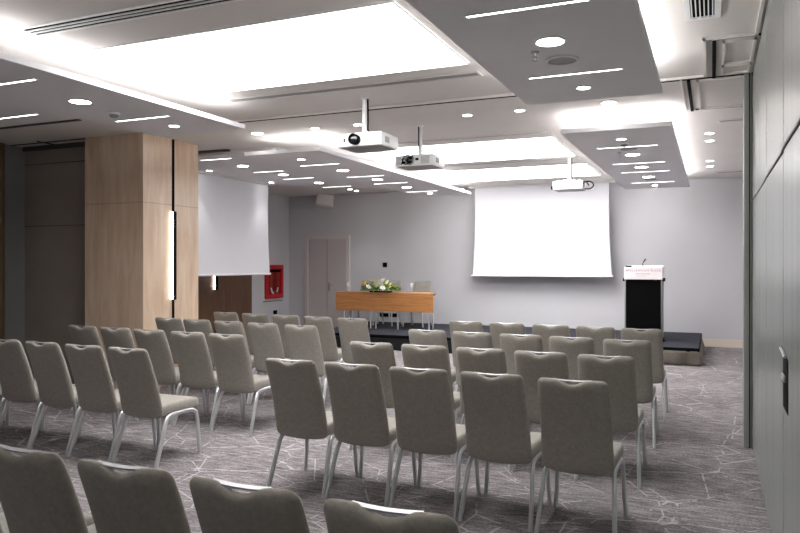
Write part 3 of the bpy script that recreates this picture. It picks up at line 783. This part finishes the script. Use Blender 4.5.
# ------------------------------------------------------------------ chairs
def back_mesh():
    b = MB(); nx, ns = 20, 22
    SB, ST = .0, 1.0
    zb, zt = .388, .975
    def half(s):                                     # half width along the height
        w = .218 - .012 * s
        d0 = s * (zt - zb); d1 = (1 - s) * (zt - zb)
        for d, r in ((d0, .05), (d1, .035)):
            if d < r: w = w - r + math.sqrt(max(0, r * r - (r - d) ** 2))
        return w
    def pt(s, u, side):
        w = half(s); x = w * u
        dip = .031 * math.exp(-(abs(x) / .062) ** 2.4)
        bot = -.012 * (1 - u * u)
        z = zb + (zt - zb) * s - dip * max(0, (s - .55) / .45) ** 2 + bot * max(0, 1 - s * 3)
        y = -.165 - .185 * s - .03 * math.sin(PI * s) * -.6 + .012 * (1 - u * u) * -1
        th = .030 * (max(0, 1 - abs(u) ** 7) ** .5) * (max(0, 1 - abs(2 * s - 1) ** 14) ** .5)
        return Vector((x, y + side * th, z + side * th * .3))
    us = [math.sin(PI / 2 * (-1 + 2 * k / nx)) for k in range(nx + 1)]
    ss = [(1 - math.cos(PI * i / ns)) / 2 for i in range(ns + 1)]
    for side in (-1, 1): b.sheet([[pt(s, u, side) for u in us] for s in ss])
    bmesh.ops.remove_doubles(b.bm, verts=b.bm.verts[:], dist=.0004)
    return b
def seat_mesh():
    b = MB()
    pts = []
    def corner(cx, cy, r, a0):
        for k in range(6):
            a = math.radians(a0 + 90 * k / 5); pts.append((cx + r * math.cos(a), cy + r * math.sin(a)))
    corner(.155, .245, .06, 0); corner(-.155, .245, .06, 90); corner(-.185, -.17, .03, 180); corner(.185, -.17, .03, 270)
    cy = .03
    layers = [(.93, .412), (.985, .420), (1.0, .436), (1.0, .466), (.99, .482), (.955, .494), (.88, .501), (.5, .507)]
    rings = []
    for sc, z in layers: rings.append([b.bm.verts.new((x * sc, cy + (y - cy) * sc, z - max(0, y - .2) * .12)) for x, y in pts])
    n = len(pts)
    for i in range(len(rings) - 1):
        for k in range(n): b.bm.faces.new((rings[i][k], rings[i][(k + 1) % n], rings[i + 1][(k + 1) % n], rings[i + 1][k]))
    b.bm.faces.new(rings[0][::-1]); b.bm.faces.new(rings[-1])
    return b
def make_chair():
    t = thing('stacking_chair', '', 'chair')
    seat_mesh().build('seat', 'chair_fabric', t)
    bk = back_mesh().build('backrest', 'chair_fabric', t)
    # metal grip across the top of the back
    b = MB(); rows = []; rows2 = []
    n = 14
    for (dy, dz) in ((-.009, -.001), (.011, .003), (.011, -.003), (-.009, -.007)):
        row = []
        for k in range(n + 1):
            x = -.11 + .22 * k / n; z = .973 - .007 * (1 - (x / .11) ** 2)
            row.append((x, -.352 + dy + .004 * (1 - (x / .125) ** 2), z + dz))
        rows.append(row)
    rows.append(rows[0])
    b.sheet(rows); bmesh.ops.remove_doubles(b.bm, verts=b.bm.verts[:], dist=.0002)
    g = b.build('handle', 'chrome', bk)
    for s in (-1, 1):
        xr = s * .205; xf = s * .230
        rear = [(xf, -.271, 0), (xf, -.270, .008), (xf - s * .006, -.225, .12), (xf - s * .012, -.183, .23), (xf - s * .019, -.14, .338), (xr, -.108, .377), (xr, -.065, .394), (xr, .02, .399)]
        MB().tube(rear, .0145, 12, flat=1.45).build('leg', 'silver', t)
        front = [(xr, .02, .399), (xr, .12, .399), (xr + s * .002, .20, .391), (xr + s * .005, .240, .366), (xr + s * .008, .256, .30), (xr + s * .013, .262, .15), (xf, .267, .008), (xf, .268, 0)]
        MB().tube(front, .0145, 12, flat=1.3).build('leg', 'silver', t)
        MB().tube([(s * .19, -.17, .42), (s * .19, -.12, .41), (s * .19, .0, .409)], .01, 8).build('back_bracket', 'silver', t)
    b = MB().box(-.2, .2, -.06, -.035, .388, .412, .003).box(-.2, .2, .15, .175, .388, .412, .003); b.build('cross_bar', 'black', t)
    return t
proto = make_chair(); KM = kid_map(proto); used = [False]
def chair(x, y, rz, label, group):
    if not used[0]: used[0] = True; c = proto
    else: c = copy_tree(proto, KM)
    c.location = (x, y, 0 if y < 13 else SH + .003); c.rotation_euler = (0, 0, rz); c['label'] = label; c['group'] = group
    return c
ROW = {'R1': ('fourth', [(-2.75, 4.69), (-2.253, 4.675), (-1.758, 4.66), (-1.25, 4.64), (-0.745, 4.59)]),
       'R2': ('third', [(-2.71, 5.93), (-2.21, 5.91), (-1.713, 5.88), (-1.22, 5.85), (-0.72, 5.81)]),
       'R3': ('second', [(-2.69, 7.21), (-2.195, 7.165), (-1.69, 7.12), (-1.2, 7.075), (-0.705, 7.03)]),
       'R4': ('first', [(-2.671, 8.42), (-2.165, 8.37), (-1.652, 8.33), (-1.156, 8.28), (-0.68, 8.22)]),
       'L1': ('fourth', [(-6.365, 4.84), (-5.855, 4.83), (-5.345, 4.81), (-4.835, 4.78), (-4.325, 4.76)]),
       'L2': ('third', [(-6.367, 6.182), (-5.858, 6.14), (-5.341, 6.099), (-4.816, 6.058), (-4.31, 6.017)]),
       'L3': ('second', [(-6.269, 7.426), (-5.769, 7.366), (-5.26, 7.305), (-4.729, 7.244), (-4.189, 7.183)]),
       'L4': ('first', [(-6.269, 8.592), (-5.735, 8.52), (-5.201, 8.447), (-4.656, 8.374), (-4.127, 8.301)]),
       'B1': ('last', [(-2.83, 2.2), (-2.33, 2.2), (-1.83, 2.187), (-1.325, 2.173), (-0.83, 2.16)])}
for k, (rown, ch) in ROW.items():
    right = k[0] != 'L'
    block = 'lectern side' if right else 'column side'
    for i, (x, y) in enumerate(ch):
        pos = i if right else 4 - i
        place = ['at the centre aisle', 'second from the centre aisle', 'third from the centre aisle', 'fourth from the centre aisle', 'fifth from the centre aisle'][pos]
        if k == 'B1': lab = 'taupe fabric chair, %s in the rearmost row, close before the camera' % ['first', 'second', 'third', 'fourth', 'fifth'][i]
        else: lab = 'taupe fabric chair %s, %s row from the stage, %s block' % (place, rown, block)
        chair(x, y, random.uniform(-.02, .02), lab, 'chairs of the %s block' % block if k != 'B1' else 'chairs of the rearmost row')
for x, lab in ((-7.22, 'pale chair behind the table, nearest the double door'), (-6.62, 'pale chair behind the flowers on the stage'), (-5.9, 'pale chair behind the table, nearest the large screen')):
    chair(x, 14.5, PI, lab, 'chairs behind the stage table')

# ------------------------------------------------------------------ world, camera, view
w = bpy.data.worlds.new('world'); scn.world = w; w.use_nodes = True
w.node_tree.nodes['Background'].inputs['Color'].default_value = (.5, .5, .52, 1); w.node_tree.nodes['Background'].inputs['Strength'].default_value = 0.05
cam = bpy.data.cameras.new('camera'); co = bpy.data.objects.new('camera', cam); COL.objects.link(co)
cam.sensor_width = 36; cam.lens = 36 * 716 / 800; cam.shift_y = -2.5 / 800; cam.clip_start = .02
co.location = (0, 0, 1.65); co.rotation_euler = (PI / 2, 0, math.atan(312 / 716))
scn.camera = co
scn.view_settings.view_transform = 'Standard'; scn.view_settings.look = 'None'; scn.view_settings.gamma = 1; scn.view_settings.use_curve_mapping = False
scn.view_settings.exposure = 1.17
